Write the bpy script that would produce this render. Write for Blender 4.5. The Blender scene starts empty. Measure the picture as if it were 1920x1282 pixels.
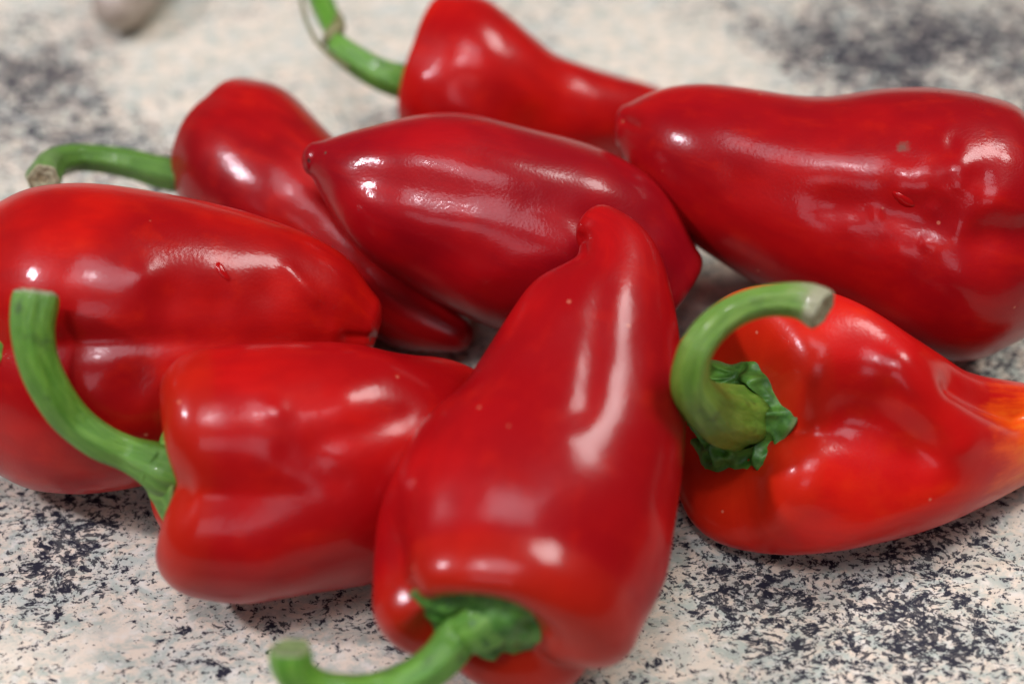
import bpy, math, random
import numpy as np
from mathutils import Vector, noise as mnoise

# ------------------------------------------------------------------ camera, world, lamps, exposure
sc = bpy.context.scene
PW, PH = 1920.0, 1282.0                       # layout is measured on a 1920 x 1282 picture
FOCAL, SENSOR = 50.0, 36.0
PITCH = math.radians(47.0)
DIST = 0.36                                   # metres from the lens to the aim point on the counter
FPX = FOCAL / SENSOR * PW
CAM = np.array([0.0, -DIST * math.cos(PITCH), DIST * math.sin(PITCH)])
FWD = np.array([0.0, math.cos(PITCH), -math.sin(PITCH)])
RGT = np.array([1.0, 0.0, 0.0])
UPV = np.array([0.0, math.sin(PITCH), math.cos(PITCH)])

cam_data = bpy.data.cameras.new("camera")
cam = bpy.data.objects.new("camera", cam_data)
sc.collection.objects.link(cam)
cam.location = CAM
cam.rotation_euler = (math.pi / 2 - PITCH, 0, 0)
cam_data.lens, cam_data.sensor_width = FOCAL, SENSOR
cam_data.clip_start, cam_data.clip_end = 0.01, 50
cam_data.dof.use_dof = True
cam_data.dof.focus_distance = 0.312
cam_data.dof.aperture_fstop = 5.0
sc.camera = cam

world = bpy.data.worlds.new("World")
sc.world = world
world.use_nodes = True
bg = world.node_tree.nodes["Background"]
bg.inputs[0].default_value = (1.0, 0.90, 0.78, 1)
bg.inputs[1].default_value = 0.045


def area_lamp(name, loc, aim, sx, sy, watts, col, shape='RECTANGLE'):
    d = bpy.data.lights.new(name, 'AREA')
    d.shape, d.size, d.energy, d.color = shape, sx, watts, col
    if shape in ('RECTANGLE', 'ELLIPSE'):
        d.size_y = sy
    o = bpy.data.objects.new(name, d)
    sc.collection.objects.link(o)
    o.location = loc
    o.rotation_euler = (Vector(aim) - Vector(loc)).to_track_quat('-Z', 'Y').to_euler()
    return o


def from_dir(az, el, dist):
    """position seen from the heap: az 0 = the viewer's side, + = to the right; degrees"""
    a, e = math.radians(az), math.radians(el)
    return (dist * math.cos(e) * math.sin(a), -dist * math.cos(e) * math.cos(a), dist * math.sin(e))


# a window at the back right gives the broad soft light, a lamp on the left the small glints,
# a second, dimmer window lies behind the viewer
area_lamp("window_light", from_dir(120, 56, 1.5), (0, 0, 0), 0.46, 0.40, 11.5, (1.0, 0.97, 0.95))
area_lamp("ceiling_light", from_dir(-20, 77, 1.7), (0, 0, 0), 0.85, 0.70, 10.0, (0.92, 0.90, 1.0))
area_lamp("side_lamp", from_dir(-84, 46, 1.3), (0, 0, 0), 0.10, 0.10, 8.0, (0.95, 0.90, 1.0), 'DISK')
area_lamp("ceiling_lamp", from_dir(-30, 74, 1.4), (0, 0, 0), 0.09, 0.09, 2.5, (0.96, 0.93, 1.0), 'DISK')
area_lamp("window_light", from_dir(-12, 42, 1.6), (0, 0, 0), 0.55, 0.45, 2.0, (0.85, 0.86, 1.0))

sc.view_settings.view_transform = 'Standard'
sc.view_settings.look = 'None'
sc.view_settings.exposure = 0.22
sc.view_settings.gamma = 1.0

# ------------------------------------------------------------------ geometry helpers
def ray(px, py):
    return FWD + RGT * ((px - PW / 2) / FPX) - UPV * ((py - PH / 2) / FPX)


def at(px, py, h):
    """world point seen at a picture position, at height h (metres) over the counter"""
    d = ray(px, py)
    return CAM + d * ((h - CAM[2]) / d[2])


def depth_of(p):
    return float(np.dot(p - CAM, FWD))


def project(P):
    q = P - CAM
    z = q @ FWD
    return np.stack([PW / 2 + FPX * (q @ RGT) / z, PH / 2 - FPX * (q @ UPV) / z], -1)


def norm(v):
    return v / (np.linalg.norm(v) + 1e-12)


def spline(K, t, u):
    """Catmull-Rom (non uniform) through keys K at parameters t, sampled at u"""
    K = np.asarray(K, float)
    if K.ndim == 1:
        K = K[:, None]
    t = np.asarray(t, float)
    n = len(t)
    m = np.zeros_like(K)
    for i in range(n):
        if i == 0:
            m[i] = (K[1] - K[0]) / (t[1] - t[0])
        elif i == n - 1:
            m[i] = (K[-1] - K[-2]) / (t[-1] - t[-2])
        else:
            d0 = (K[i] - K[i - 1]) / (t[i] - t[i - 1]); d1 = (K[i + 1] - K[i]) / (t[i + 1] - t[i])
            w0, w1 = t[i + 1] - t[i], t[i] - t[i - 1]
            m[i] = (d0 * w0 + d1 * w1) / (w0 + w1)
    out = []
    for x in np.atleast_1d(u):
        i = int(np.clip(np.searchsorted(t, x) - 1, 0, n - 2))
        h = t[i + 1] - t[i]
        s = (x - t[i]) / h
        out.append((2*s**3-3*s**2+1)*K[i] + (s**3-2*s**2+s)*h*m[i] + (-2*s**3+3*s**2)*K[i+1] + (s**3-s**2)*h*m[i+1])
    return np.array(out)


def gsmooth(A, sigma, keep_ends=False):
    A = np.asarray(A, float)
    k = int(sigma * 3) + 1
    w = np.exp(-0.5 * (np.arange(-k, k + 1) / sigma) ** 2); w /= w.sum()
    # extend the ends by point reflection so they do not shrink
    lo = 2 * A[0] - A[1:k + 1][::-1]; hi = 2 * A[-1] - A[-k - 1:-1][::-1]
    E = np.concatenate([lo, A, hi], 0)
    out = np.zeros_like(A)
    for i, x in enumerate(w):
        out += x * E[i:i + len(A)]
    return out


def make_mesh(name, V, F, mat, parent=None, attrs=None, smooth=True):
    me = bpy.data.meshes.new(name)
    me.from_pydata([tuple(v) for v in V], [], F)
    me.materials.append(mat)
    if smooth:
        me.polygons.foreach_set("use_smooth", [True] * len(me.polygons))
    for k, a in (attrs or {}).items():
        at_ = me.attributes.new(k, 'FLOAT', 'POINT')
        at_.data.foreach_set("value", np.asarray(a, np.float32).ravel())
    me.update()
    o = bpy.data.objects.new(name, me)
    sc.collection.objects.link(o)
    if parent is not None:
        o.parent = parent
        o.matrix_parent_inverse = parent.matrix_basis.inverted()
    return o


def grid_faces(nr, nc, cap0=None, cap1=None):
    F = []
    for i in range(nr - 1):
        for j in range(nc):
            k = (j + 1) % nc
            F.append((i*nc+j, i*nc+k, (i+1)*nc+k, (i+1)*nc+j))
    if cap0 is not None:
        F += [(cap0, (j + 1) % nc, j) for j in range(nc)]
    if cap1 is not None:
        b = (nr - 1) * nc
        F += [(cap1, b + j, b + (j + 1) % nc) for j in range(nc)]
    return F


def vnormals(V, nr, nc):
    G = V.reshape(nr, nc, 3)
    du = np.roll(G, -1, 1) - np.roll(G, 1, 1)
    dv = np.gradient(G, axis=0)
    n = np.cross(du, dv)
    n /= (np.linalg.norm(n, axis=2, keepdims=True) + 1e-12)
    return n.reshape(-1, 3)


def fbm(P, scale, seed, octaves=2):
    off = Vector((seed * 13.7, seed * 5.3, seed * 9.1))
    out = np.zeros(len(P))
    for i, p in enumerate(P):
        v = Vector(p) * scale + off
        s, a = 0.0, 1.0
        for _ in range(octaves):
            s += a * mnoise.noise(v)
            v = v * 2.03; a *= 0.5
        out[i] = s
    return out


# ------------------------------------------------------------------ materials
def new_mat(name):
    m = bpy.data.materials.new(name)
    m.use_nodes = True
    nt = m.node_tree
    return m, nt, nt.nodes, nt.links, nt.nodes["Principled BSDF"]


def nd(N, typ, **kw):
    n = N.new(typ)
    for k, v in kw.items():
        if k.startswith('i_'):
            n.inputs[k[2:].replace('_', ' ')].default_value = v
        else:
            setattr(n, k, v)
    return n


def mixc(N, L, fac, a, b, blend='MIX'):
    m = N.new('ShaderNodeMix')
    m.data_type = 'RGBA'
    m.blend_type = blend
    for sock, val in ((0, fac), (6, a), (7, b)):
        if isinstance(val, (int, float)):
            m.inputs[sock].default_value = val
        elif isinstance(val, tuple):
            m.inputs[sock].default_value = (*val, 1) if len(val) == 3 else val
        else:
            L.new(val, m.inputs[sock])
    return m.outputs[2]


def mth(N, L, op, a, b=None, c=None, clamp=False):
    m = N.new('ShaderNodeMath')
    m.operation = op
    m.use_clamp = clamp
    for i, val in enumerate((a, b, c)):
        if val is None:
            continue
        if isinstance(val, (int, float)):
            m.inputs[i].default_value = val
        else:
            L.new(val, m.inputs[i])
    return m.outputs[0]


def mrange(N, L, v, a, b, c=0.0, d=1.0, smooth=False):
    m = N.new('ShaderNodeMapRange')
    m.interpolation_type = 'SMOOTHSTEP' if smooth else 'LINEAR'
    L.new(v, m.inputs[0])
    for i, x in enumerate((a, b, c, d)):
        m.inputs[i + 1].default_value = x
    return m.outputs[0]


def pepper_mat(name, red=(0.4514, 0.0044, 0.0040), deep=(0.2570, 0.0026, 0.0048), warm=(0.5760, 0.0160, 0.0029),
               seed=0.0, gloss=0.30, tip=None, scars=(), shoulder=0.6):
    """waxy pepper skin: mottled red, fine orange-peel relief, clear coat"""
    m, nt, N, L, B = new_mat(name)
    geo = N.new('ShaderNodeNewGeometry')
    pos = geo.outputs['Position']
    mp = nd(N, 'ShaderNodeMapping'); L.new(pos, mp.inputs[0]); mp.inputs['Location'].default_value = (seed, seed * .7, seed * .3)
    v = mp.outputs[0]
    n1 = nd(N, 'ShaderNodeTexNoise', i_Scale=28.0, i_Detail=3.0, i_Roughness=0.55); L.new(v, n1.inputs['Vector'])
    n2 = nd(N, 'ShaderNodeTexNoise', i_Scale=140.0, i_Detail=4.0, i_Roughness=0.6); L.new(v, n2.inputs['Vector'])
    c = mixc(N, L, mrange(N, L, n1.outputs[0], .38, .66, smooth=True), deep, red)
    c = mixc(N, L, mrange(N, L, n2.outputs[0], .50, .80, 0, .32, True), c, warm)
    an = nd(N, 'ShaderNodeAttribute', attribute_name='ang')
    cbx = N.new('ShaderNodeCombineXYZ')
    L.new(mth(N, L, 'COSINE', an.outputs['Fac']), cbx.inputs[0]); L.new(mth(N, L, 'SINE', an.outputs['Fac']), cbx.inputs[1])
    tq = nd(N, 'ShaderNodeAttribute', attribute_name='t')
    L.new(mth(N, L, 'MULTIPLY_ADD', tq.outputs['Fac'], 1.1, seed * 3.0), cbx.inputs[2])
    ns = nd(N, 'ShaderNodeTexNoise', i_Scale=5.5, i_Detail=5.0, i_Roughness=0.6); L.new(cbx.outputs[0], ns.inputs['Vector'])
    c = mixc(N, L, mrange(N, L, ns.outputs[0], .42, .66, 0, .38, True), c, deep)
    c = mixc(N, L, mrange(N, L, ns.outputs[0], .24, .46, .22, 0, True), c, warm)
    # crown walls and shoulders ripen orange-red
    att = nd(N, 'ShaderNodeAttribute', attribute_name='t')
    t = att.outputs['Fac']
    c = mixc(N, L, mrange(N, L, t, -0.12, 0.03, shoulder, 0.0, True), c, (0.46, 0.026, 0.004))
    if tip:
        vt = nd(N, 'ShaderNodeVectorMath', operation='DISTANCE'); L.new(pos, vt.inputs[0]); vt.inputs[1].default_value = tuple(tip[0])
        dt = mth(N, L, 'MULTIPLY_ADD', mth(N, L, 'SUBTRACT', n2.outputs[0], .5), .010, vt.outputs['Value'])
        dt = mth(N, L, 'MULTIPLY_ADD', mth(N, L, 'SUBTRACT', ns.outputs[0], .5), .022, dt)
        c = mixc(N, L, mrange(N, L, dt, tip[1] * .35, tip[1], 1, 0, True), c, (0.72, 0.060, 0.004))
        c = mixc(N, L, mrange(N, L, dt, tip[1] * .05, tip[1] * .55, .55, 0, True), c, (0.72, 0.20, 0.014))
    # pale pin-prick specks
    vo = nd(N, 'ShaderNodeTexVoronoi', i_Scale=170.0); L.new(v, vo.inputs['Vector'])
    sep = N.new('ShaderNodeSeparateColor'); L.new(vo.outputs['Color'], sep.inputs[0])
    sp = mth(N, L, 'MULTIPLY', mrange(N, L, vo.outputs['Distance'], .05, .09, 1, 0), mth(N, L, 'GREATER_THAN', sep.outputs[0], .80))
    c = mixc(N, L, mth(N, L, 'MULTIPLY', sp, .55), c, (0.62, 0.20, 0.12))
    # corky scars
    rough_add = None
    for (p, r, col, st) in scars:
        vm = nd(N, 'ShaderNodeVectorMath', operation='DISTANCE'); L.new(pos, vm.inputs[0]); vm.inputs[1].default_value = tuple(p)
        nn = nd(N, 'ShaderNodeTexNoise', i_Scale=700.0, i_Detail=3.0); L.new(v, nn.inputs['Vector'])
        dd = mth(N, L, 'MULTIPLY_ADD', nn.outputs[0], r * 1.5, vm.outputs['Value'])
        f = mrange(N, L, dd, r * .9, r * 1.7, st, 0, True)
        c = mixc(N, L, f, c, col)
        rough_add = f if rough_add is None else mth(N, L, 'MAXIMUM', rough_add, f)
    L.new(c, B.inputs['Base Color'])
    r0 = mrange(N, L, n1.outputs[0], .3, .7, gloss, gloss + .10)
    if rough_add is not None:
        r0 = mth(N, L, 'MULTIPLY_ADD', rough_add, .4, r0, clamp=True)
    L.new(r0, B.inputs['Roughness'])
    B.inputs['IOR'].default_value = 1.45
    B.inputs['Subsurface Weight'].default_value = 0.08
    B.inputs['Subsurface Radius'].default_value = (1.0, 0.12, 0.05)
    B.inputs['Subsurface Scale'].default_value = 0.0025
    B.inputs['Specular IOR Level'].default_value = 0.13
    B.inputs['Coat Weight'].default_value = 0.36
    rn = nd(N, 'ShaderNodeTexNoise', i_Scale=75.0, i_Detail=6.0, i_Roughness=0.7); L.new(v, rn.inputs['Vector'])
    L.new(mrange(N, L, rn.outputs[0], .35, .68, .085, .20, True), B.inputs['Coat Roughness'])
    B.inputs['Coat IOR'].default_value = 1.45
    # fine skin relief
    n3 = nd(N, 'ShaderNodeTexNoise', i_Scale=1500.0, i_Detail=2.0, i_Roughness=0.5); L.new(v, n3.inputs['Vector'])
    n4 = nd(N, 'ShaderNodeTexNoise', i_Scale=330.0, i_Detail=2.0, i_Roughness=0.5); L.new(v, n4.inputs['Vector'])
    hsum = mth(N, L, 'MULTIPLY_ADD', n4.outputs[0], 1.1, n3.outputs[0])
    bp = nd(N, 'ShaderNodeBump', i_Strength=0.18, i_Distance=0.0002); L.new(hsum, bp.inputs['Height'])
    L.new(bp.outputs[0], B.inputs['Normal']); L.new(bp.outputs[0], B.inputs['Coat Normal'])
    return m


def stem_mat(name, a=(0.092, 0.205, 0.028), b=(0.17, 0.305, 0.060), dark=(0.035, 0.085, 0.012), seed=0.0, rings=0.0, dry_col=(0.36, 0.34, 0.22)):
    m, nt, N, L, B = new_mat(name)
    au = nd(N, 'ShaderNodeAttribute', attribute_name='ang'); al = nd(N, 'ShaderNodeAttribute', attribute_name='len')
    cs = mth(N, L, 'COSINE', au.outputs['Fac']); sn = mth(N, L, 'SINE', au.outputs['Fac'])
    cb = N.new('ShaderNodeCombineXYZ'); L.new(cs, cb.inputs[0]); L.new(sn, cb.inputs[1])
    L.new(mth(N, L, 'MULTIPLY_ADD', al.outputs['Fac'], 45.0, seed), cb.inputs[2])
    n1 = nd(N, 'ShaderNodeTexNoise', i_Scale=3.4, i_Detail=6.0, i_Roughness=0.7); L.new(cb.outputs[0], n1.inputs['Vector'])
    geo = N.new('ShaderNodeNewGeometry')
    n2 = nd(N, 'ShaderNodeTexNoise', i_Scale=160.0, i_Detail=4.0, i_Roughness=0.65); L.new(geo.outputs['Position'], n2.inputs['Vector'])
    c = mixc(N, L, mrange(N, L, n1.outputs[0], .35, .68, smooth=True), a, b)
    c = mixc(N, L, mrange(N, L, n2.outputs[0], .57, .72, 0, .85, True), c, dark)
    c = mixc(N, L, mrange(N, L, n1.outputs[0], .60, .72, 0, .30, True), c, (0.20, 0.24, 0.06))
    dr = nd(N, 'ShaderNodeAttribute', attribute_name='dry')
    dn = mth(N, L, 'MULTIPLY_ADD', mth(N, L, 'SUBTRACT', n2.outputs[0], .5), 1.2, dr.outputs['Fac'])
    c = mixc(N, L, mrange(N, L, dn, .25, .75, 0, .9, True), c, dry_col)
    hh = n1.outputs[0]
    if rings:
        rz = mth(N, L, 'SINE', mth(N, L, 'MULTIPLY_ADD', n2.outputs[0], 3.0, mth(N, L, 'MULTIPLY', al.outputs['Fac'], 4600.0)))
        c = mixc(N, L, mrange(N, L, rz, .2, 1, 0, rings, True), c, dark)
        hh = mth(N, L, 'MULTIPLY_ADD', rz, -.12, hh)
    L.new(c, B.inputs['Base Color'])
    B.inputs['Roughness'].default_value = 0.40
    B.inputs['Subsurface Weight'].default_value = 0.10
    B.inputs['Subsurface Radius'].default_value = (.4, 1.0, .15)
    B.inputs['Subsurface Scale'].default_value = 0.0015
    B.inputs['Coat Weight'].default_value = 0.15
    bp = nd(N, 'ShaderNodeBump', i_Strength=0.8, i_Distance=0.0010); L.new(hh, bp.inputs['Height'])
    L.new(bp.outputs[0], B.inputs['Normal'])
    return m


def calyx_mat(name, a=(0.03, 0.12, 0.012), b=(0.09, 0.26, 0.03)):
    m, nt, N, L, B = new_mat(name)
    geo = N.new('ShaderNodeNewGeometry')
    n1 = nd(N, 'ShaderNodeTexNoise', i_Scale=260.0, i_Detail=4.0, i_Roughness=0.6); L.new(geo.outputs['Position'], n1.inputs['Vector'])
    c = mixc(N, L, mrange(N, L, n1.outputs[0], .36, .68, smooth=True), a, b)
    ed = nd(N, 'ShaderNodeAttribute', attribute_name='rim')
    c = mixc(N, L, mrange(N, L, ed.outputs['Fac'], .90, 1.0, 0, .65), c, (0.16, 0.15, 0.05))
    L.new(c, B.inputs['Base Color'])
    B.inputs['Roughness'].default_value = 0.52
    B.inputs['Coat Weight'].default_value = 0.05
    bp = nd(N, 'ShaderNodeBump', i_Strength=0.5, i_Distance=0.0006); L.new(n1.outputs[0], bp.inputs['Height'])
    L.new(bp.outputs[0], B.inputs['Normal'])
    return m


def cork_mat(name, a=(0.26, 0.21, 0.11), b=(0.46, 0.44, 0.28), dark=(0.09, 0.07, 0.035)):
    m, nt, N, L, B = new_mat(name)
    rr = nd(N, 'ShaderNodeAttribute', attribute_name='rad')
    geo = N.new('ShaderNodeNewGeometry')
    n1 = nd(N, 'ShaderNodeTexNoise', i_Scale=420.0, i_Detail=4.0, i_Roughness=0.7); L.new(geo.outputs['Position'], n1.inputs['Vector'])
    c = mixc(N, L, mrange(N, L, n1.outputs[0], .35, .65, smooth=True), a, b)
    ring = mth(N, L, 'SINE', mth(N, L, 'MULTIPLY_ADD', rr.outputs['Fac'], 14.0, mth(N, L, 'MULTIPLY', n1.outputs[0], 4.0)))
    c = mixc(N, L, mrange(N, L, ring, .3, 1, 0, .55, True), c, dark)
    L.new(c, B.inputs['Base Color'])
    B.inputs['Roughness'].default_value = 0.8
    bp = nd(N, 'ShaderNodeBump', i_Strength=0.8, i_Distance=0.0008); L.new(n1.outputs[0], bp.inputs['Height'])
    L.new(bp.outputs[0], B.inputs['Normal'])
    return m


def counter_mat():
    """printed stone-look worktop: peach and pale grey-green flakes with clustered blue-black specks"""
    m, nt, N, L, B = new_mat("speckled_worktop")
    tc = N.new('ShaderNodeTexCoord')
    mp = nd(N, 'ShaderNodeMapping'); L.new(tc.outputs['Object'], mp.inputs[0])
    mp.inputs['Rotation'].default_value = (0, 0, math.radians(-28)); mp.inputs['Scale'].default_value = (1.0, 1.45, 1.0)
    v = mp.outputs[0]
    w = nd(N, 'ShaderNodeTexNoise', i_Scale=90.0, i_Detail=2.0); L.new(v, w.inputs['Vector'])
    wv = nd(N, 'ShaderNodeVectorMath', operation='MULTIPLY_ADD'); L.new(w.outputs['Color'], wv.inputs[0])
    wv.inputs[1].default_value = (.006, .006, 0); L.new(v, wv.inputs[2])
    vw = wv.outputs[0]
    a = nd(N, 'ShaderNodeTexNoise', i_Scale=200.0, i_Detail=7.0, i_Roughness=0.72); L.new(vw, a.inputs['Vector'])
    b = nd(N, 'ShaderNodeTexNoise', i_Scale=260.0, i_Detail=5.0, i_Roughness=0.62, noise_dimensions='4D', i_W=3.1); L.new(vw, b.inputs['Vector'])
    c = mixc(N, L, mrange(N, L, a.outputs[0], .41, .59, smooth=True), (0.38, 0.42, 0.36), (0.66, 0.56, 0.44))
    c = mixc(N, L, mrange(N, L, b.outputs[0], .50, .66, 0, .8, True), c, (0.68, 0.65, 0.58))
    c = mixc(N, L, mrange(N, L, b.outputs[0], .30, .45, .55, 0, True), c, (0.27, 0.25, 0.23))
    big = nd(N, 'ShaderNodeTexNoise', i_Scale=55.0, i_Detail=3.0, i_Roughness=.6, noise_dimensions='4D', i_W=4.4); L.new(vw, big.inputs['Vector'])
    c = mixc(N, L, mrange(N, L, big.outputs[0], .48, .66, 0, .55, True), c, (0.66, 0.585, 0.48))
    c = mixc(N, L, mrange(N, L, big.outputs[0], .34, .50, .55, 0, True), c, (0.47, 0.51, 0.465))
    # where the dark mineral gathers
    cl = nd(N, 'ShaderNodeTexNoise', i_Scale=26.0, i_Detail=3.0, i_Roughness=0.6, noise_dimensions='4D', i_W=7.7); L.new(v, cl.inputs['Vector'])
    dens = mrange(N, L, cl.outputs[0], .30, .70, -0.050, 0.070)
    for (px, py, r, s) in DARK_CLUSTERS:
        p = at(px, py, 0.0)
        vm = nd(N, 'ShaderNodeVectorMath', operation='DISTANCE'); L.new(tc.outputs['Object'], vm.inputs[0]); vm.inputs[1].default_value = tuple(p)
        dens = mth(N, L, 'ADD', dens, mrange(N, L, vm.outputs['Value'], 0.0, r, s, 0.0, True))
    dk = nd(N, 'ShaderNodeTexNoise', i_Scale=230.0, i_Detail=10.0, i_Roughness=0.70, noise_dimensions='4D', i_W=1.3); L.new(vw, dk.inputs['Vector'])
    dk2 = nd(N, 'ShaderNodeTexNoise', i_Scale=620.0, i_Detail=5.0, i_Roughness=0.65, noise_dimensions='4D', i_W=5.3); L.new(vw, dk2.inputs['Vector'])
    s1 = mth(N, L, 'ADD', dk.outputs[0], dens)
    hol = nd(N, 'ShaderNodeTexNoise', i_Scale=650.0, i_Detail=4.0, i_Roughness=0.6, noise_dimensions='4D', i_W=2.2); L.new(vw, hol.inputs['Vector'])
    f1 = mth(N, L, 'MULTIPLY', mrange(N, L, s1, .590, .606), mrange(N, L, hol.outputs[0], .40, .47, .12, 1))
    s2 = mth(N, L, 'ADD', mth(N, L, 'MULTIPLY_ADD', dens, 1.0, dk2.outputs[0]), 0.0)
    f2 = mrange(N, L, s2, .588, .604)
    f = mth(N, L, 'MAXIMUM', f1, mth(N, L, 'MULTIPLY', f2, .9))
    # thin smoky halo round the clusters
    c = mixc(N, L, mrange(N, L, s1, .545, .60, 0, .30, True), c, (0.29, 0.28, 0.29))
    c = mixc(N, L, f, c, (0.019, 0.019, 0.030))
    L.new(c, B.inputs['Base Color'])
    L.new(mrange(N, L, a.outputs[0], .3, .7, .42, .55), B.inputs['Roughness'])
    B.inputs['Specular IOR Level'].default_value = 0.13
    g = nd(N, 'ShaderNodeTexNoise', i_Scale=900.0, i_Detail=3.0); L.new(tc.outputs['Object'], g.inputs['Vector'])
    bp = nd(N, 'ShaderNodeBump', i_Strength=0.15, i_Distance=0.0002); L.new(g.outputs[0], bp.inputs['Height'])
    L.new(bp.outputs[0], B.inputs['Normal'])
    return m


DARK_CLUSTERS = [  # picture position, radius (m), strength
    (1330, 1080, 0.030, .04), (1480, 1120, 0.035, .036), (1620, 1120, 0.040, .034), (1800, 1060, 0.035, .03), (1850, 660, 0.035, .05),
    (1700, 1200, 0.03, .03), (1720, 60, 0.085, .05), (1880, 110, 0.07, .05), (1560, 60, 0.045, .045), (1300, 20, .04, .03), (80, 240, 0.06, .05), (30, 140, 0.05, .04), (250, 290, .025, .04), (480, 60, .03, .02),
    (60, 1010, 0.025, .05), (170, 1060, 0.025, .04), (80, 1150, .02, .03), (560, 1130, 0.02, .035), (680, 1180, 0.018, .035), (400, 1200, .02, .02),
    (350, 120, 0.05, -.03), (700, 120, 0.06, -.04), (1150, 90, 0.06, -.05), (1350, 120, 0.04, -.03), (270, 1000, 0.012, -.02), (1290, 1240, 0.02, -.03), (600, 1200, .012, -.02),
]

# ------------------------------------------------------------------ the counter
def build_counter():
    mat = counter_mat()
    nx = 24
    xs = np.linspace(-0.9, 0.9, nx); ys = np.linspace(-0.55, 0.85, nx)
    # slab with a real thickness, top at z = 0
    V, F = [], []
    for y in ys:
        for x in xs:
            V.append((x, y, 0.0))
    for j in range(nx - 1):
        for i in range(nx - 1):
            k = j * nx + i
            F.append((k, k + 1, k + nx + 1, k + nx))
    b = len(V)
    V += [(-0.9, -0.55, 0), (0.9, -0.55, 0), (0.9, 0.85, 0), (-0.9, 0.85, 0), (-0.9, -0.55, -.038), (0.9, -0.55, -.038), (0.9, 0.85, -.038), (-0.9, 0.85, -.038)]
    F += [(b, b+4, b+5, b+1), (b+1, b+5, b+6, b+2), (b+2, b+6, b+7, b+3), (b+3, b+7, b+4, b), (b+7, b+6, b+5, b+4)]
    o = make_mesh("countertop", np.array(V), F, mat, smooth=False)
    o["kind"] = "structure"
    o["label"] = "pale speckled stone-look kitchen countertop under the peppers"
    return o


build_counter()

# ------------------------------------------------------------------ peppers
CROWN = [(0, 1), (.13, .985), (.235, .93), (.295, .83), (.29, .70), (.22, .57), (.11, .46), (.0, .37), (-.07, .28), (-.10, .16), (-.105, .04)]
ROUND = [(0, 1), (.16, .972), (.30, .895), (.395, .775), (.42, .635), (.37, .505), (.27, .40), (.16, .32), (.07, .24), (.02, .14), (.01, .04)]
NC = 168


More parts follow.
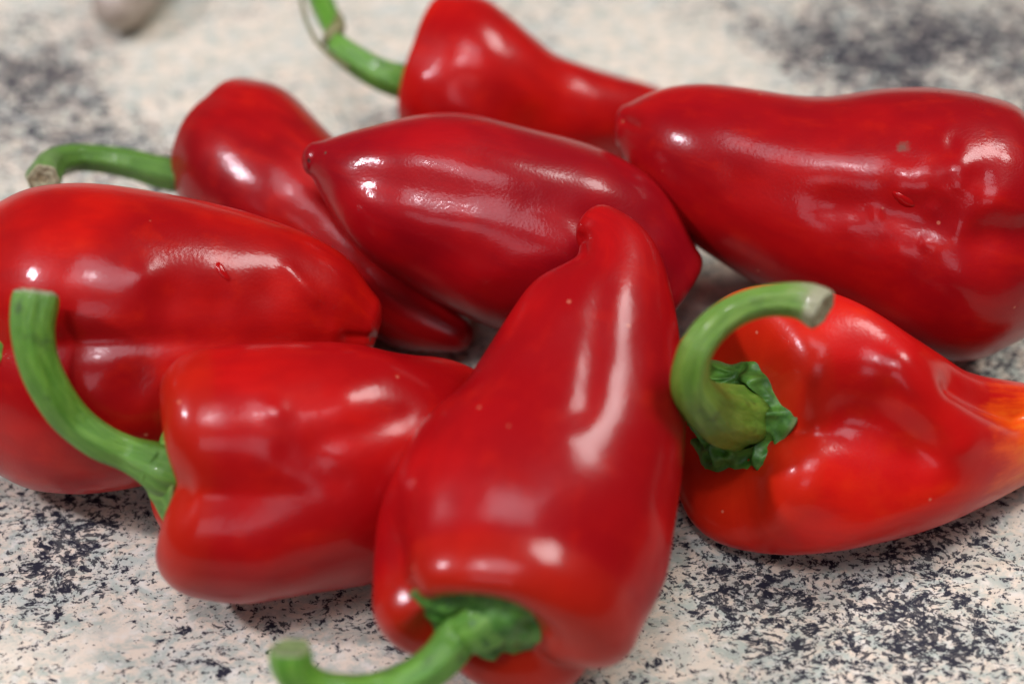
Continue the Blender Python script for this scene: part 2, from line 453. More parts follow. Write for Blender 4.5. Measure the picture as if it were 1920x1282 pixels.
def build_pepper(name, label, stations, tip, mat_fn, stem=None, stem_m=None, calyx=None, grooves=(), dents=(), noise_amp=0.012, seed=1,
                 tilt=0.0, tilt_len=0.5, crown_bulge=1.0, crown_recess=1.0, flat=1.0, scars=(), crown_off=(0, 0), profile=CROWN, cut=True, t_smooth=9.0, v_smooth=2.2, dry=None):
    """stations: (xa, ya, xb, yb, h_cm or None) from crown to tip: the two edges of the fruit in the picture and the
    height of its axis over the counter; None lets that section rest on the counter."""
    C, R, U = [], [], []
    for (xa, ya, xb, yb, h) in stations:
        mx, my = (xa + xb) / 2, (ya + yb) / 2
        wpx = math.hypot(xb - xa, yb - ya) / 2
        hh = (h or 2.5) / 100
        for _ in range(12):
            c = at(mx, my, hh)
            r = wpx * depth_of(c) / FPX
            if h is None:
                hh = r * flat * 0.985
        c = at(mx, my, hh)
        C.append(c); R.append(wpx * depth_of(c) / FPX)
        u = RGT * (xa - xb) - UPV * (ya - yb)
        U.append(norm(u))
    C = np.array(C); R = np.array(R); U = np.array(U)
    d = np.r_[0, np.cumsum(np.linalg.norm(np.diff(C, axis=0), axis=1))]
    NB = 96
    u = np.linspace(0, d[-1], NB)
    Cc = spline(C, d, u); Rr = spline(R, d, u)[:, 0]; Uu = spline(U, d, u)
    Cc = gsmooth(Cc, 4.0, True)
    tipP = at(tip[0], tip[1], (tip[2] if len(tip) > 2 else stations[-1][4] or 1.0) / 100)
    # rounded tip cap
    NT = 22
    tl = np.linalg.norm(tipP - C[-1])
    capC, capR, capU = [], [], []
    T1 = norm(Cc[-1] - Cc[-2])
    dR = (Rr[-1] - Rr[-2]) / (u[1] - u[0])
    for k in range(1, NT + 1):
        s = math.sin(k / NT * math.pi / 2 * 0.985)
        p = Cc[-1] + (tipP - Cc[-1]) * s
        capC.append(p)
        capR.append(max(R[-1] * math.sqrt(max(1 - s * s, 0)) ** 0.9, 1e-5))
        capU.append(U[-1])
    # crown profile
    ks = np.linspace(0, len(profile) - 1, 40)[1:]
    prof = spline(np.array(profile), np.arange(len(profile)), ks)
    T0 = norm(Cc[0] - Cc[1])
    total = d[-1] + tl
    rows_c, rows_r, rows_u, rows_ax, rows_t, rows_s = [], [], [], [], [], []
    full = np.vstack([Cc, np.array(capC)])
    Tall = np.diff(full, axis=0)
    Tall = np.vstack([Tall, Tall[-1:]])
    Tall /= np.linalg.norm(Tall, axis=1, keepdims=True)
    Tall = gsmooth(Tall, t_smooth)
    Tall /= np.linalg.norm(Tall, axis=1, keepdims=True)
    # crown rows, inside out
    for k in range(len(prof) - 1, -1, -1):
        a, rr = prof[k]
        a = a * (crown_bulge if a > 0 else crown_recess)
        rows_c.append(Cc[0]); rows_r.append(rr * R[0]); rows_u.append(Uu[0]); rows_ax.append(a * R[0]); rows_t.append(-0.02 - 0.13 * (k + 1) / len(prof)); rows_s.append(0.0)
    for i in range(NB):
        rows_c.append(Cc[i]); rows_r.append(Rr[i]); rows_u.append(Uu[i]); rows_ax.append(0.0); rows_t.append(u[i] / total); rows_s.append(u[i])
    for k in range(NT):
        s = math.sin((k + 1) / NT * math.pi / 2 * 0.985)
        rows_c.append(capC[k]); rows_r.append(capR[k]); rows_u.append(capU[k]); rows_ax.append(0.0); rows_t.append((d[-1] + tl * s) / total); rows_s.append(d[-1] + tl * s)
    nr = len(rows_c)
    ncr = len(prof)
    th = np.linspace(0, 2 * math.pi, NC, endpoint=False)
    V = np.zeros((nr, NC, 3)); TT = np.zeros((nr, NC)); crown_dir = None; crown_c = None
    for i in range(nr):
        if i < ncr:
            T = Tall[0]
        else:
            T = Tall[i - ncr]
        Ui = norm(rows_u[i] - T * np.dot(rows_u[i], T))
        Vi = np.cross(T, Ui)
        if np.dot(Vi, CAM - rows_c[i]) < 0:
            Vi = -Vi
        # turn the crown face towards the viewer
        ang = math.radians(tilt) * math.exp(-(max(rows_s[i], 0) / (tilt_len * R[0] * 2)) ** 2)
        Tn = norm(T * math.cos(ang) - Vi * math.sin(ang))
        Vn = norm(Vi * math.cos(ang) + T * math.sin(ang))
        t = max(rows_t[i], 0)
        rmul = np.ones(NC)
        gsum = np.zeros(NC)
        for g in grooves:
            gth, gd, gw, tend = g[:4]
            tw = g[4] if len(g) > 4 else 0.0
            dth = (th - math.radians(gth + tw * t) + math.pi) % (2 * math.pi) - math.pi
            fall = max(0.0, 1 - t / tend) if tend > 0 else 1.0
            fall = fall * fall * (3 - 2 * fall)
            e = np.exp(-(np.abs(dth) / math.radians(gw)) ** 1.6)
            gsum += gd * fall * e
        kr = 1.0
        if i < ncr:
            kr = min(1.0, rows_r[i] / R[0] * 1.1)
        rmul = 1 - gsum * kr
        ax = rows_ax[i]
        axv = np.full(NC, ax)
        if i < ncr:
            pk = min(1.0, (ncr - i) / (0.32 * ncr)); pk = pk * pk * (3 - 2 * pk)
            axv = ax - gsum * R[0] * 1.0 * pk * np.clip((rows_r[i] / R[0] - .30) / .45, 0, 1)
        ru = rows_r[i] * rmul
        rv = rows_r[i] * rmul * flat
        P = rows_c[i][None, :] + np.outer(ru * np.cos(th), Ui) + np.outer(rv * np.sin(th), Vn) - np.outer(axv, Tn)
        if i < ncr:
            ko = max(0.0, 1 - rows_r[i] / R[0]); ko = min(1.0, ko * 1.6)
            P = P + (Ui * crown_off[0] + Vn * crown_off[1]) * R[0] * ko
        V[i] = P
        TT[i] = rows_t[i]
        if i == 0:
            crown_dir = -Tn; crown_c = rows_c[0] + crown_dir * rows_ax[0] + (Ui * crown_off[0] + Vn * crown_off[1]) * R[0]
            crown_u, crown_v = Ui, Vn
    V[4:] = gsmooth(V, v_smooth)[4:]
    V = V.reshape(-1, 3)
    n = vnormals(V, nr, NC)
    outward = V - np.repeat(np.array(rows_c), NC, axis=0)
    body_rows = np.repeat(np.arange(nr) >= ncr, NC)
    if np.sum(np.sum(n * outward, 1)[body_rows]) < 0:
        n = -n; flip = True
    else:
        flip = False
    Rm = np.max(R)
    w = np.clip(np.repeat(np.array(rows_r), NC) / (0.5 * Rm), 0, 1)
    V = V + n * (fbm(V, 0.75 / Rm, seed, 2) * noise_amp * Rm * 1.6 * w)[:, None]
    V = V + n * (fbm(V, 2.6 / Rm, seed + 9, 2) * noise_amp * Rm * 0.40 * w)[:, None]
    # hand-placed hollows and swellings on the side that faces the viewer
    for dn in dents:
        x0, y0, x1, y1, rad, dep = dn[:6]
        sharp = dn[6] if len(dn) > 6 else 2.0
        q = project(V)
        A = np.array([x0, y0], float); Bv = np.array([x1, y1], float) - A
        ll = np.dot(Bv, Bv)
        s = np.clip(((q - A) @ Bv) / ll, 0, 1) if ll > 0 else np.zeros(len(q))
        dist = np.linalg.norm(q - (A + s[:, None] * Bv), axis=1)
        n = vnormals(V, nr, NC) * (-1 if flip else 1)
        vd = CAM - V
        vd /= np.linalg.norm(vd, axis=1, keepdims=True)
        face = np.clip((np.sum(n * vd, 1) + 0.15) / 0.5, 0, 1)
        V = V - n * (dep / 100 * np.exp(-(dist / rad) ** sharp) * face)[:, None]
    below = V[:, 2].min()
    V[:, 2] = np.where(V[:, 2] < 0.0006, 0.0006 + (V[:, 2] - 0.0006) * 0.02, V[:, 2])
    V[:, 2] = np.maximum(V[:, 2], 0.0002)
    F = grid_faces(nr, NC)
    nv = len(V)
    V = np.vstack([V, crown_c[None, :], (V.reshape(nr, NC, 3)[-1].mean(0))[None, :]])
    F += [(nv, (j + 1) % NC, j) for j in range(NC)]
    bb = (nr - 1) * NC
    F += [(nv + 1, bb + j, bb + (j + 1) % NC) for j in range(NC)]
    if flip:
        F = [tuple(reversed(f)) for f in F]
    TT = np.r_[TT.ravel(), -0.15, 1.0]
    ANG = np.r_[np.tile(th, nr), 0, 0]

    root = bpy.data.objects.new(name, None)
    root.empty_display_size = 0.01
    sc.collection.objects.link(root)
    mid = Cc[NB // 2]
    root.location = (mid[0], mid[1], 0.0)
    bpy.context.view_layer.update()
    root["label"] = label; root["category"] = "pepper"; root["group"] = "red pointed peppers heaped on the counter"

    def surf(px, py):
        q = project(V)
        vd = np.linalg.norm(V - CAM, axis=1)
        sc_ = np.linalg.norm(q - np.array([px, py]), axis=1) + (vd - vd.min()) * 900
        return V[int(np.argmin(sc_))]
    sl = [(surf(px, py), r / 100, col, st) for (px, py, r, col, st) in scars]
    mat = mat_fn(sl)
    body = make_mesh("body", V, F, mat, root, {"t": TT, "ang": ANG})
    info = dict(root=root, crown=crown_c, dir=crown_dir, u=crown_u, v=crown_v, R0=R[0], V=V, body=body, min=below, surf=surf)
    if stem:
        build_stem(info, stem, stem_m, calyx, seed, cut, dry)
    return info


def build_stem(info, pts, mat, calyx, seed, cut, dry=None):
    """pts: (px, py, h_cm, width_px) along the stalk; the first one sits in the crown"""
    C = np.array([at(p[0], p[1], p[2] / 100) for p in pts])
    R = np.array([p[3] / 2 * depth_of(c) / FPX for p, c in zip(pts, C)])
    kk = calyx or {}
    C[0] = info['crown'] + info['dir'] * (kk.get('lift', 0.0) - kk.get('sink', .22)) * info['R0'] + info['u'] * kk.get('du', 0) * info['R0'] + info['v'] * kk.get('dv', 0) * info['R0']
    if 'lead' in kk:
        C[1] = info['crown'] + info['dir'] * (kk.get('lift', 0.0) + kk['lead']) * info['R0']
    print(info['root'].name, "lead at", project(C[1:2])[0].round(), "h %.1f" % (C[1][2] * 100), "crown at", project(C[:1])[0].round(), "h %.1f cm" % (C[0][2] * 100))
    d = np.r_[0, np.cumsum(np.linalg.norm(np.diff(C, axis=0), axis=1))]
    NS, NA = 72, 36
    u = np.linspace(0, d[-1], NS)
    c = spline(C, d, u); r = spline(R, d, u)[:, 0]
    T = np.gradient(c, axis=0); T /= np.linalg.norm(T, axis=1, keepdims=True)
    U = np.cross(T[0], np.array([.3, .2, .9])); U = norm(U)
    V, ang, ln = [], [], []
    for i in range(NS):
        U = norm(U - T[i] * np.dot(U, T[i])); W = np.cross(T[i], U)
        for j in range(NA):
            a = 2 * math.pi * j / NA
            ribs = 1 + 0.055 * math.cos(6 * a + seed + u[i] * 20) + 0.02 * math.cos(11 * a + 3 * seed) + 0.02 * math.cos(3 * a + 2 * seed + u[i] * 60) + 0.03 * mnoise.noise(Vector(c[i] * 140) + Vector((math.cos(a), math.sin(a), seed)))
            # the cut end is pinched in at its edge
            e = 1.0
            if cut and i >= NS - 3:
                e = (0.99, 0.965, 0.90)[i - (NS - 3)]
            V.append(c[i] + (U * math.cos(a) + W * math.sin(a)) * r[i] * ribs * e); ang.append(a); ln.append(u[i])
    V = np.array(V)
    F = [tuple(reversed(f)) for f in grid_faces(NS, NA)]
    F = grid_faces(NS, NA)
    stem = make_mesh("stem", V, F, mat, info['root'], {"ang": ang, "len": ln, "dry": [float(np.clip((x / d[-1] - (dry or (.985, 1.0))[0]) / ((dry or (.985, 1.0))[1] - (dry or (.985, 1.0))[0]), 0, 1)) for x in ln]})
    info['stem'] = stem
    # cut end: a slightly dished corky disc
    ring = V[-NA:]
    cc = ring.mean(0); Tn = T[-1]
    V2, rad, F2 = [], [], []
    K = 7
    for k in range(K):
        f = 1 - k / (K - 0.4)
        for j in range(NA):
            p = cc + (ring[j] - cc) * f * (1.012 if k == 0 else 1)
            hgt = r[-1] * ((0.10 if k == 1 else 0.02 if k == 0 else 0.10 - 0.14 * (1 - f)) + 0.05 * mnoise.noise(Vector(p * 900)))
            V2.append(p + Tn * hgt); rad.append(f)
    V2.append(cc + Tn * r[-1] * 0.0); rad.append(0)
    F2 = grid_faces(K, NA) + [(len(V2) - 1, (K - 1) * NA + j, (K - 1) * NA + (j + 1) % NA) for j in range(NA)]
    make_mesh("cut_end", np.array(V2), F2, M_CORK if cut is True else cut, stem, {"rad": rad})
    if calyx:
        build_calyx(info, c, r, d, u, T, calyx, seed)


def build_calyx(info, c, r, d, u, T, k, seed):
    """green collar: hugs the stalk, flares out over the crown and ends in a pointed, crumpled rim"""
    nrm = norm(info['dir']); cu = info['u']; cv = info['v']
    cc = info['crown'] + nrm * k.get('lift', 0.0) * info['R0'] + cu * k.get('du', 0) * info['R0'] + cv * k.get('dv', 0) * info['R0']
    Rc = k['radius'] * info['R0']
    n_lobes = k.get('lobes', 6); star = k.get('star', 0.16); cr = k.get('crumple', 0.10); up = k.get('up', 0.55)
    NA, K = 120, 34
    js = int(np.argmin(np.abs(u - k.get('neck', 0.35) * Rc * 2)))
    top_c, top_r, top_T = c[js], r[js] * 1.02, T[js]
    V, rim = [], []
    rng = random.Random(seed)
    ph = [rng.uniform(0, 6.28) for _ in range(4)]
    for side in (0, 1):
        for q in range(K):
            f = q / (K - 1)
            f = f if side == 0 else 1 - f
            for j in range(NA):
                a = 2 * math.pi * j / NA
                edge = 1 + star * (0.5 * math.cos(n_lobes * a + ph[0]) + 0.5 * abs(math.cos(n_lobes * a / 2 + ph[1])) ** 3) + 0.07 * math.cos(2 * a + ph[2])
                dirv = cu * math.cos(a) + cv * math.sin(a)
                base = cc + dirv * Rc * edge
                dv = dirv - top_T * np.dot(dirv, top_T)
                tp = top_c + norm(dv) * top_r
                s = f ** k.get('power', 1.0)
                # bezier from the stalk down to the rim
                ctl = cc + dirv * (top_r * 1.15) + nrm * Rc * k.get('waist', 0.10)
                p = tp * (1 - s) ** 2 + ctl * 2 * s * (1 - s) + base * s * s
                amp = cr * Rc * math.sin(math.pi * min(f * 1.05, 1.0) * .9 + .1) * min(1, f * 3)
                nv = mnoise.noise(Vector(p * (2.2 / Rc)) + Vector((seed, 0, 3))) * 1.0 + (0.5 - abs(mnoise.noise(Vector(p * (3.6 / Rc)) + Vector((0, seed, 1))))) * 1.5
                rib = 0.30 * math.cos(n_lobes * a + ph[0]) * f
                p = p + nrm * amp * (nv + rib) + nrm * up * Rc * max(0, f - .72) ** 1.5
                if side == 1:
                    p = p - nrm * Rc * 0.05
                V.append(p); rim.append(f)
    V = np.array(V)
    V[:, 2] = np.maximum(V[:, 2], 0.0006)
    F = grid_faces(2 * K, NA)
    o = make_mesh("calyx", V, F, k.get('mat') or M_CALYX, info['root'], {"rim": rim})
    return o


M_CORK = cork_mat("stalk_cut_cork")
M_CORK_GREEN = cork_mat("stalk_cut_green", (0.10, 0.17, 0.05), (0.2, 0.27, 0.10), (0.05, 0.07, 0.02))
M_CALYX = calyx_mat("calyx_green")
M_CALYX_BRIGHT = calyx_mat("calyx_bright", (0.07, 0.20, 0.02), (0.16, 0.34, 0.05))
S_GREEN = stem_mat("stalk_green", (0.070, 0.205, 0.014), (0.140, 0.310, 0.034))
S_RINGED = stem_mat("stalk_ringed", (0.065, 0.190, 0.012), (0.125, 0.290, 0.030), seed=4.0, rings=.45)
S_OLIVE = stem_mat("stalk_olive", (0.095, 0.230, 0.018), (0.190, 0.340, 0.045), seed=9.0)
S_BRIGHT = stem_mat("stalk_bright", (0.075, 0.240, 0.016), (0.150, 0.350, 0.036), seed=2.0)

PEP = {}

# back left pepper, low on the counter; its tip comes out under the middle pepper
PEP['backleft'] = build_pepper(
    "red_pepper", "dark red pepper behind on the left, ribbed green stem ending in a brown cut",
    [(398, 146, 464, 430, None), (442, 147, 478, 465, None), (506, 186, 480, 500, None), (588, 248, 515, 540, None), (680, 340, 595, 580, None),
     (765, 448, 690, 632, None), (832, 545, 775, 660, None), (868, 592, 842, 660, 0.9)], (886, 634, 0.75),
    lambda s: pepper_mat("skin_dark_red", red=(0.3792, 0.0037, 0.0047), deep=(0.2181, 0.0020, 0.0048), seed=1.1, scars=s),
    stem=[(380, 330, 2.4, 66), (345, 330, 2.45, 64), (300, 323, 2.5, 60), (245, 308, 2.6, 55), (190, 299, 2.75, 51), (140, 297, 2.95, 50), (104, 306, 3.2, 54), (86, 324, 3.6, 62), (82, 338, 4.0, 62)],
    stem_m=S_RINGED, calyx=None, grooves=((28, .045, 14, .30), (150, .10, 25, .6), (265, .1, 25, .5)), seed=3, tilt=16, tilt_len=.9, crown_bulge=.28)

# pepper at the back
PEP['back'] = build_pepper(
    "red_pepper", "bright red pepper farthest back, green stem with a dry kink at upper left",
    [(828, -12, 782, 285, None), (868, -14, 826, 310, None), (905, 16, 860, 322, None), (960, 58, 930, 322, None), (1015, 96, 990, 318, None), (1085, 122, 1060, 315, None),
     (1150, 141, 1140, 305, None), (1225, 162, 1212, 295, None), (1300, 195, 1290, 280, 1.2)], (1345, 240, 1.0),
    lambda s: pepper_mat("skin_bright_red", red=(0.4965, 0.0059, 0.0040), deep=(0.3271, 0.0033, 0.0048), seed=2.3, scars=s),
    stem=[(800, 165, 2.6, 70), (755, 153, 2.7, 64), (715, 140, 2.9, 58), (675, 118, 3.1, 53), (642, 94, 3.3, 48), (627, 76, 3.4, 38), (623, 58, 3.4, 32), (615, 32, 3.3, 42), (602, 2, 3.2, 44), (588, -30, 3.1, 40)],
    stem_m=S_BRIGHT, grooves=((75, .05, 25, .6), (160, .1, 25, .6), (280, .1, 25, .5)), seed=5, tilt=26, tilt_len=.9, crown_bulge=.35,
    dents=((880, 170, 990, 230, 40, .12), (790, 150, 770, 210, 22, -.06)))

# middle pepper lying over the back left one
PEP['middle'] = build_pepper(
    "red_pepper", "crimson pepper lying across the middle of the heap, pointed left end with black scar",
    [(1268, 440, 1175, 670, 2.2), (1205, 338, 1105, 668, 2.55), (1120, 282, 1030, 652, 2.95), (1035, 252, 942, 622, 3.3), (942, 228, 860, 582, 3.7), (855, 209, 782, 540, 4.05), (765, 216, 710, 495, 4.4),
     (685, 235, 650, 432, 4.65), (630, 252, 610, 370, 4.8), (598, 267, 586, 330, 4.85)], (566, 296, 4.9),
    lambda s: pepper_mat("skin_crimson", shoulder=0.1, red=(0.3611, 0.0037, 0.0067), deep=(0.2336, 0.0026, 0.0071), warm=(0.4416, 0.0080, 0.0043), seed=3.7, scars=s),
    grooves=((150, .12, 26, .5), (300, .1, 30, .5)), seed=7, tilt=-15,
    scars=((612, 288, .055, (.10, .07, .05), .9), (579, 301, .075, (.02, .015, .012), 1.0)),
    dents=((690, 338, 1220, 415, 44, .13), (700, 385, 800, 430, 40, -.06), (1060, 470, 900, 520, 30, -.05), (1110, 420, 1150, 480, 30, .10)))

# right pepper: small lumps gathered near its stalk end
_rp = random.Random(5)
PIMPLES = []
for _k in range(26):
    _x, _y = _rp.gauss(1770, 55), _rp.gauss(365, 65)
    PIMPLES.append((_x, _y, _x + _rp.uniform(-10, 10), _y + _rp.uniform(-10, 10), _rp.uniform(9, 18), _rp.choice((-1, -1, 1)) * _rp.uniform(.020, .050)))
PEP['right'] = build_pepper(
    "red_pepper", "large wrinkled red pepper on the right, blunt tip pointing left, small grey scar",
    [(1945, 268, 1895, 640, 3.05), (1900, 210, 1832, 688, 3.2), (1835, 184, 1745, 680, 3.3), (1755, 168, 1645, 638, 3.4), (1655, 172, 1545, 594, 3.55), (1555, 188, 1445, 547, 3.7), (1452, 177, 1355, 488, 3.9),
     (1352, 160, 1272, 427, 4.15), (1265, 160, 1210, 362, 4.35), (1205, 182, 1172, 300, 4.45), (1180, 197, 1163, 275, 4.5)], (1152, 234, 4.5),
    lambda s: pepper_mat("skin_wrinkled_red", red=(0.3972, 0.0044, 0.0053), deep=(0.2570, 0.0026, 0.0059), seed=4.9, gloss=.26, scars=s),
    stem=[(1890, 435, 3.6, 70), (1945, 450, 3.8, 60), (2000, 450, 4.2, 50), (2060, 430, 4.6, 46)], stem_m=S_GREEN,
    grooves=((100, .07, 16, .75), (200, .1, 25, .6), (320, .1, 25, .5)), seed=11, tilt=10, crown_bulge=.45,
    scars=((1692, 272, .20, (.13, .085, .06), .65), (1168, 228, .05, (.35, .2, .1), .8)),
    dents=((1380, 345, 1560, 385, 40, .06), (1560, 385, 1760, 400, 38, .10), (1775, 312, 1775, 312, 50, -.09), (1690, 335, 1690, 335, 30, -.06), (1790, 512, 1790, 512, 36, -.06), (1692, 482, 1692, 482, 28, -.05),
           (1592, 420, 1592, 420, 18, -.03), (1745, 440, 1740, 430, 40, .06), (1880, 365, 1880, 370, 24, -.05), (1640, 450, 1640, 450, 26, .04), (1850, 440, 1920, 440, 34, .16), (1165, 222, 1190, 235, 9, .05), (1840, 330, 1835, 340, 20, .03), (1740, 300, 1748, 306, 14, .02), *PIMPLES))

# left pepper
PEP['left'] = build_pepper(
    "red_pepper", "big glossy red pepper at the left edge with a water drop on it",
    [(-20, 392, -20, 890, 3.0), (40, 358, 40, 922, 3.1), (110, 347, 110, 932, 3.2), (200, 347, 200, 924, 3.2), (300, 357, 295, 898, 3.15), (400, 377, 390, 862, 3.1), (500, 407, 490, 820, 3.0),
     (590, 444, 580, 775, 2.9), (650, 488, 640, 737, 2.8), (685, 545, 677, 700, 2.7)], (708, 632, 2.6),
    lambda s: pepper_mat("skin_orange_red", red=(0.4695, 0.0059, 0.0033), deep=(0.2882, 0.0026, 0.0041), warm=(0.5760, 0.0176, 0.0029), seed=6.1, scars=s),
    stem=[(15, 660, 4.0, 100), (6, 662, 4.2, 84), (-30, 660, 4.5, 68), (-80, 640, 4.9, 58), (-130, 600, 5.2, 54)], stem_m=S_BRIGHT,
    grooves=((92, .13, 13, .9), (200, .1, 25, .6), (320, .1, 25, .5)), seed=13, tilt=25, flat=.82, crown_bulge=.8,
    scars=((694, 636, .07, (.10, .05, .04), .8),),
    dents=((60, 642, 640, 640, 20, .05), (655, 632, 705, 634, 10, .07), (330, 560, 400, 570, 45, .10), (500, 550, 500, 550, 40, .08), (270, 520, 270, 520, 30, -.06), (250, 720, 250, 720, 40, .10), (625, 622, 620, 640, 14, -.06), (540, 505, 590, 560, 14, -.05)))

# front left pepper
PEP['frontleft'] = build_pepper(
    "red_pepper", "red pepper at the front left, long thick green stem curving upwards",
    [(408, 644, 362, 1126, 2.6), (455, 638, 432, 1136, 2.62), (510, 637, 500, 1124, 2.6), (600, 637, 595, 1107, 2.5), (715, 644, 712, 1077, 2.2), (800, 658, 795, 980, 1.8), (865, 676, 860, 890, 1.4), (910, 705, 900, 845, 1.2)], (945, 775, 0.9),
    lambda s: pepper_mat("skin_front_left", red=(0.4785, 0.0052, 0.0040), deep=(0.3115, 0.0026, 0.0041), warm=(0.5568, 0.0144, 0.0029), seed=7.7, scars=s),
    stem=[(375, 893, 3.0, 110), (345, 888, 3.0, 112), (308, 879, 3.25, 98), (278, 865, 3.38, 80), (240, 850, 3.5, 66), (190, 828, 3.8, 66), (140, 790, 4.2, 69), (100, 738, 4.8, 72), (72, 675, 5.4, 75), (62, 612, 5.9, 79), (69, 550, 6.3, 87)],
    stem_m=S_GREEN, grooves=((97, .22, 24, .34), (205, .2, 24, .5), (325, .2, 25, .5)), seed=17, tilt=22, crown_bulge=.95, profile=ROUND, flat=.9,
    calyx=dict(radius=.40, star=.05, crumple=.03, neck=.62, lift=.27, waist=.26, up=-.1, lobes=5, mat=M_CALYX_BRIGHT, sink=.3),
    dents=((520, 770, 520, 770, 22, -.05), (545, 850, 640, 900, 30, .05), (650, 740, 720, 700, 35, -.05), (600, 830, 760, 780, 30, .07)))

# right front pepper with the arched stem
PEP['frontright'] = build_pepper(
    "red_pepper", "red pepper at right front with arched stem, crumpled green calyx and orange tail",
    [(1395, 530, 1365, 1032, 2.4), (1445, 526, 1420, 1046, 2.45), (1520, 538, 1500, 1047, 2.5), (1610, 602, 1600, 1028, 2.35), (1700, 650, 1700, 1003, 2.15), (1780, 692, 1790, 966, 1.85), (1850, 706, 1860, 930, 1.55), (1920, 716, 1930, 893, 1.25), (1990, 735, 2000, 870, 1.1)], (2050, 800, 0.9),
    lambda s: pepper_mat("skin_orange_tail", red=(.60, .009, .004), deep=(.46, .005, .005), warm=(.66, .028, .004), seed=8.2, tip=(at(1945, 838, 1.9 / 100), 0.019), scars=s),
    stem=[(1380, 785, 3.7, 130), (1352, 776, 3.6, 112), (1316, 754, 4.5, 86), (1294, 710, 5.3, 70), (1306, 655, 5.9, 63), (1346, 605, 6.25, 60), (1402, 573, 6.5, 57), (1465, 562, 6.6, 60), (1515, 568, 6.6, 72), (1542, 582, 6.6, 84)],
    stem_m=S_OLIVE, grooves=((95, .14, 24, .55), (165, .05, 24, .40), (230, .14, 24, .5), (320, .12, 25, .5)), noise_amp=.008, seed=19, tilt=58, tilt_len=.9, v_smooth=6.0, crown_bulge=.5, dry=(.86, 1.02), flat=.85,
    calyx=dict(radius=.45, star=.13, crumple=.25, neck=.40, lift=.10, waist=.14, up=.25, lobes=6, power=1.1),
    dents=((1795, 720, 1925, 775, 34, .42), (1600, 785, 1720, 835, 66, .32), (1450, 800, 1560, 800, 34, .08), (1690, 690, 1790, 830, 46, -.22), (1500, 900, 1500, 900, 85, -.26), (1412, 880, 1405, 1000, 26, .08), (1540, 670, 1540, 670, 75, -.14), (1440, 815, 1540, 815, 26, .06)))

# front centre pepper leaning on the heap
PEP['front'] = build_pepper(
    "red_pepper", "red pepper at the front centre, hooked tip up, curled green stem towards viewer",
    [(704, 1050, 1190, 1236, 2.65), (698, 985, 1230, 1138, 2.8), (752, 880, 1270, 970, 3.1), (842, 795, 1290, 850, 3.5), (896, 705, 1289, 742, 3.95), (948, 620, 1282, 645, 4.4), (1000, 553, 1270, 565, 4.8),
     (1058, 502, 1250, 506, 5.1), (1077, 480, 1238, 470, 5.28), (1080, 466, 1212, 434, 5.38), (1078, 454, 1168, 408, 5.45)], (1090, 412, 5.5),
    lambda s: pepper_mat("skin_front_centre", red=(0.4063, 0.0037, 0.0047), deep=(0.2804, 0.0026, 0.0048), warm=(0.4992, 0.0112, 0.0036), seed=9.4, scars=s),
    stem=[(905, 1085, 2.6, 124), (885, 1120, 2.6, 96), (862, 1188, 2.85, 82), (832, 1228, 2.75, 77), (788, 1264, 2.65, 74), (725, 1292, 2.6, 72), (645, 1300, 2.9, 72), (580, 1284, 3.2, 74), (548, 1248, 3.6, 78), (545, 1212, 3.9, 80)],
    stem_m=S_BRIGHT, grooves=((16, .17, 16, .14), (205, .17, 17, .22), (290, .14, 26, .4)), t_smooth=5.0, seed=23, tilt=17, tilt_len=.6, crown_bulge=.9, profile=ROUND, flat=.82, crown_off=(.16, .10),
    calyx=dict(radius=.46, star=.14, crumple=.11, neck=.46, lift=.20, sink=.35, waist=.20, up=0.0, lead=.04),
    cut=M_CORK_GREEN,
    dents=((1088, 448, 1092, 470, 16, .10), (1130, 540, 1100, 760, 30, .05), (980, 820, 1080, 700, 120, .07), (1000, 640, 1040, 580, 36, -.05)))

for k, v in PEP.items():
    print(k, "lowest z before resting %.4f" % v['min'])

# ------------------------------------------------------------------ the dry strand that hangs along the back pepper's stem
def tube(name, pts, mat, parent=None, na=10, ns=40, extra=None):
    C = np.array([at(p[0], p[1], p[2] / 100) for p in pts])
    R = np.array([p[3] / 2 * depth_of(c) / FPX for p, c in zip(pts, C)])
    d = np.r_[0, np.cumsum(np.linalg.norm(np.diff(C, axis=0), axis=1))]
    u = np.linspace(0, d[-1], ns)
    c = spline(C, d, u); r = np.maximum(spline(R, d, u)[:, 0], 1e-5)
    T = np.gradient(c, axis=0); T /= np.linalg.norm(T, axis=1, keepdims=True)
    U = norm(np.cross(T[0], np.array([.3, .2, .9])))
    V, ang, ln = [], [], []
    for i in range(ns):
        U = norm(U - T[i] * np.dot(U, T[i])); W = np.cross(T[i], U)
        for j in range(na):
            a = 2 * math.pi * j / na
            V.append(c[i] + (U * math.cos(a) + W * math.sin(a)) * r[i]); ang.append(a); ln.append(u[i])
    n0 = len(V)
    V += [c[0], c[-1]]; ang += [0, 0]; ln += [0, d[-1]]
    F = grid_faces(ns, na) + [(n0, (j + 1) % na, j) for j in range(na)] + [(n0 + 1, (ns - 1) * na + j, (ns - 1) * na + (j + 1) % na) for j in range(na)]
    o = make_mesh(name, np.array(V), F, mat, parent, {"ang": ang, "len": ln, "dry": np.zeros(len(ln))})
    return o


S_DRY = stem_mat("stalk_dry", (0.16, 0.15, 0.05), (0.30, 0.29, 0.13), (0.08, 0.06, 0.02), seed=6.0)
st = PEP['back']['stem']
tube("dry_strand", [(655, 128, 3.3, 9), (628, 112, 3.4, 9), (600, 86, 3.5, 8), (578, 48, 3.5, 8), (567, 10, 3.4, 8), (562, -30, 3.3, 8)], S_DRY, st)
tube("dry_node", [(606, 84, 3.45, 10), (618, 70, 3.55, 26), (629, 60, 3.6, 30), (636, 42, 3.55, 22), (634, 24, 3.5, 8)], S_DRY, st, na=14)

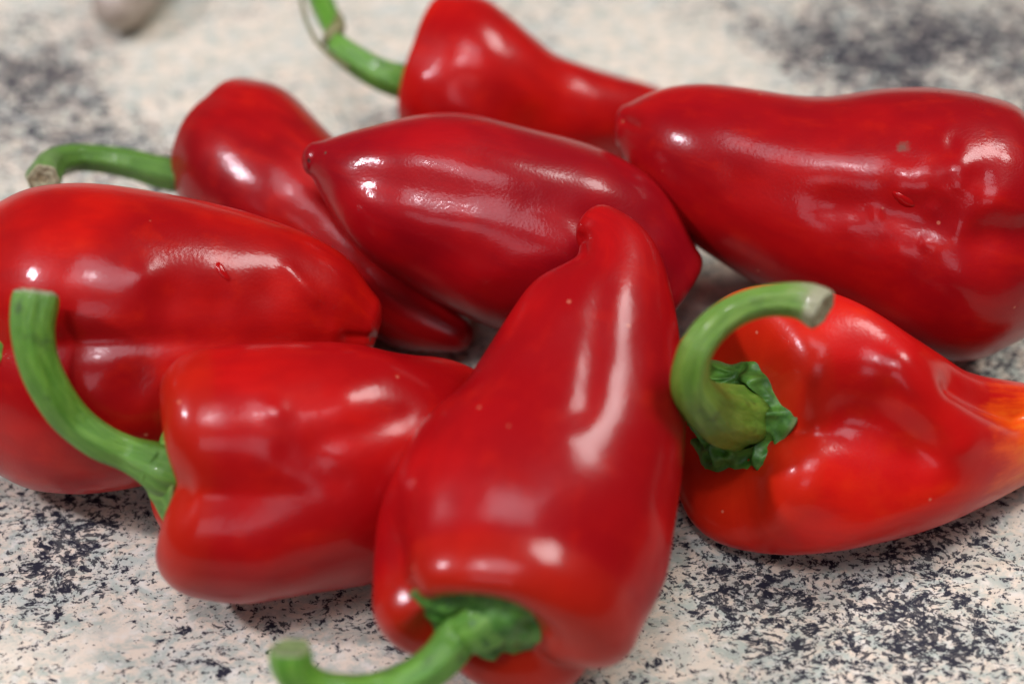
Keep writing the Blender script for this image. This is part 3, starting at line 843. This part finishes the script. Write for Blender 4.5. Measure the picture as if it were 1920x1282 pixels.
# ------------------------------------------------------------------ brown handle far back
def wood_mat():
    m, nt, N, L, B = new_mat("handle_brown_wood")
    tc = N.new('ShaderNodeTexCoord')
    mp = nd(N, 'ShaderNodeMapping'); L.new(tc.outputs['Object'], mp.inputs[0]); mp.inputs['Scale'].default_value = (1, 6, 6)
    n = nd(N, 'ShaderNodeTexNoise', i_Scale=40.0, i_Detail=5.0, i_Roughness=.6); L.new(mp.outputs[0], n.inputs['Vector'])
    L.new(mixc(N, L, mrange(N, L, n.outputs[0], .35, .65), (0.30, 0.24, 0.19), (0.46, 0.39, 0.32)), B.inputs['Base Color'])
    B.inputs['Roughness'].default_value = 0.35
    return m


hd = bpy.data.objects.new("utensil_handle", None)
sc.collection.objects.link(hd)
hp = at(225, 20, 0)
hd.location = hp
hd["label"] = "blurred brown rounded handle end at the top left edge of the counter"; hd["category"] = "handle"
bpy.context.view_layer.update()
tube("grip", [(206, 44, .9, 6), (210, 36, .95, 56), (216, 22, 1.0, 88), (230, -2, 1.05, 110), (258, -48, 1.1, 120), (298, -118, 1.15, 120), (340, -198, 1.15, 116)], wood_mat(), hd, na=32, ns=60)

# ------------------------------------------------------------------ drops of water on the skins
def water_mat():
    """bead of clear water over red skin: the skin's red seen through a mirror-smooth surface"""
    m, nt, N, L, B = new_mat("water_on_red_skin")
    B.inputs['Base Color'].default_value = (0.36, 0.004, 0.005, 1)
    B.inputs['Roughness'].default_value = 0.04
    B.inputs['IOR'].default_value = 1.36
    return m


M_WATER = water_mat()


def drop(pep, px, py, qx, qy, wpx, label, seed):
    """a run of water between two picture positions, laid on the skin of a pepper"""
    V0 = pep['V']
    from mathutils.bvhtree import BVHTree
    me = pep['body'].data
    if 'bvh' not in pep:
        pep['bvh'] = BVHTree.FromPolygons([tuple(v) for v in V0], [tuple(p.vertices) for p in me.polygons])
    NA, K = 28, 8
    mid = ((px + qx) / 2, (py + qy) / 2)
    ax = np.array([qx - px, qy - py], float); L_ = np.linalg.norm(ax) / 2 + wpx / 2; ax = ax / (np.linalg.norm(ax) + 1e-9)
    bx = np.array([-ax[1], ax[0]])
    V = []

    def hit(x, y):
        d = ray(x, y)
        loc, n, i, dist = pep['bvh'].ray_cast(Vector(CAM), Vector(norm(d)))
        return (np.array(loc), np.array(n)) if loc is not None else (None, None)
    c0, n0 = hit(*mid)
    if c0 is None:
        return
    ppm = depth_of(c0) / FPX
    for k in range(K + 1):
        f = 1 - k / K
        for j in range(NA):
            a = 2 * math.pi * j / NA
            wob = 1 + .13 * math.sin(2 * a + seed) + .10 * math.sin(3 * a + 2 * seed)
            q = np.array(mid) + (ax * math.cos(a) * L_ + bx * math.sin(a) * wpx / 2) * f * wob
            p, n = hit(q[0], q[1])
            if p is None:
                p, n = c0, n0
            if np.dot(n, n0) < 0: n = -n
            V.append(p + n * (wpx * ppm * .24 * math.sqrt(max(0, 1 - f * f)) - 0.00006))
    F = grid_faces(K, NA)
    top = len(V) - 1
    F = [f for f in grid_faces(K + 1, NA)]
    V = np.array(V)
    o = make_mesh("water_drop", V, F, M_WATER)
    import bmesh
    bm = bmesh.new(); bm.from_mesh(o.data); bmesh.ops.remove_doubles(bm, verts=bm.verts, dist=1e-6)
    bm.normal_update()
    if sum(f.normal.dot(Vector(n0)) for f in bm.faces) < 0:
        bmesh.ops.reverse_faces(bm, faces=bm.faces)
    bm.to_mesh(o.data); bm.free()
    o["label"] = label; o["category"] = "water drop"; o["group"] = "water drops on the pepper skins"


drop(PEP['left'], 410, 500, 424, 518, 17, "water drop on the big pepper at the left edge", 1.0)
drop(PEP['right'], 1684, 368, 1704, 382, 20, "water drop in the crease of the wrinkled right pepper", 2.0)
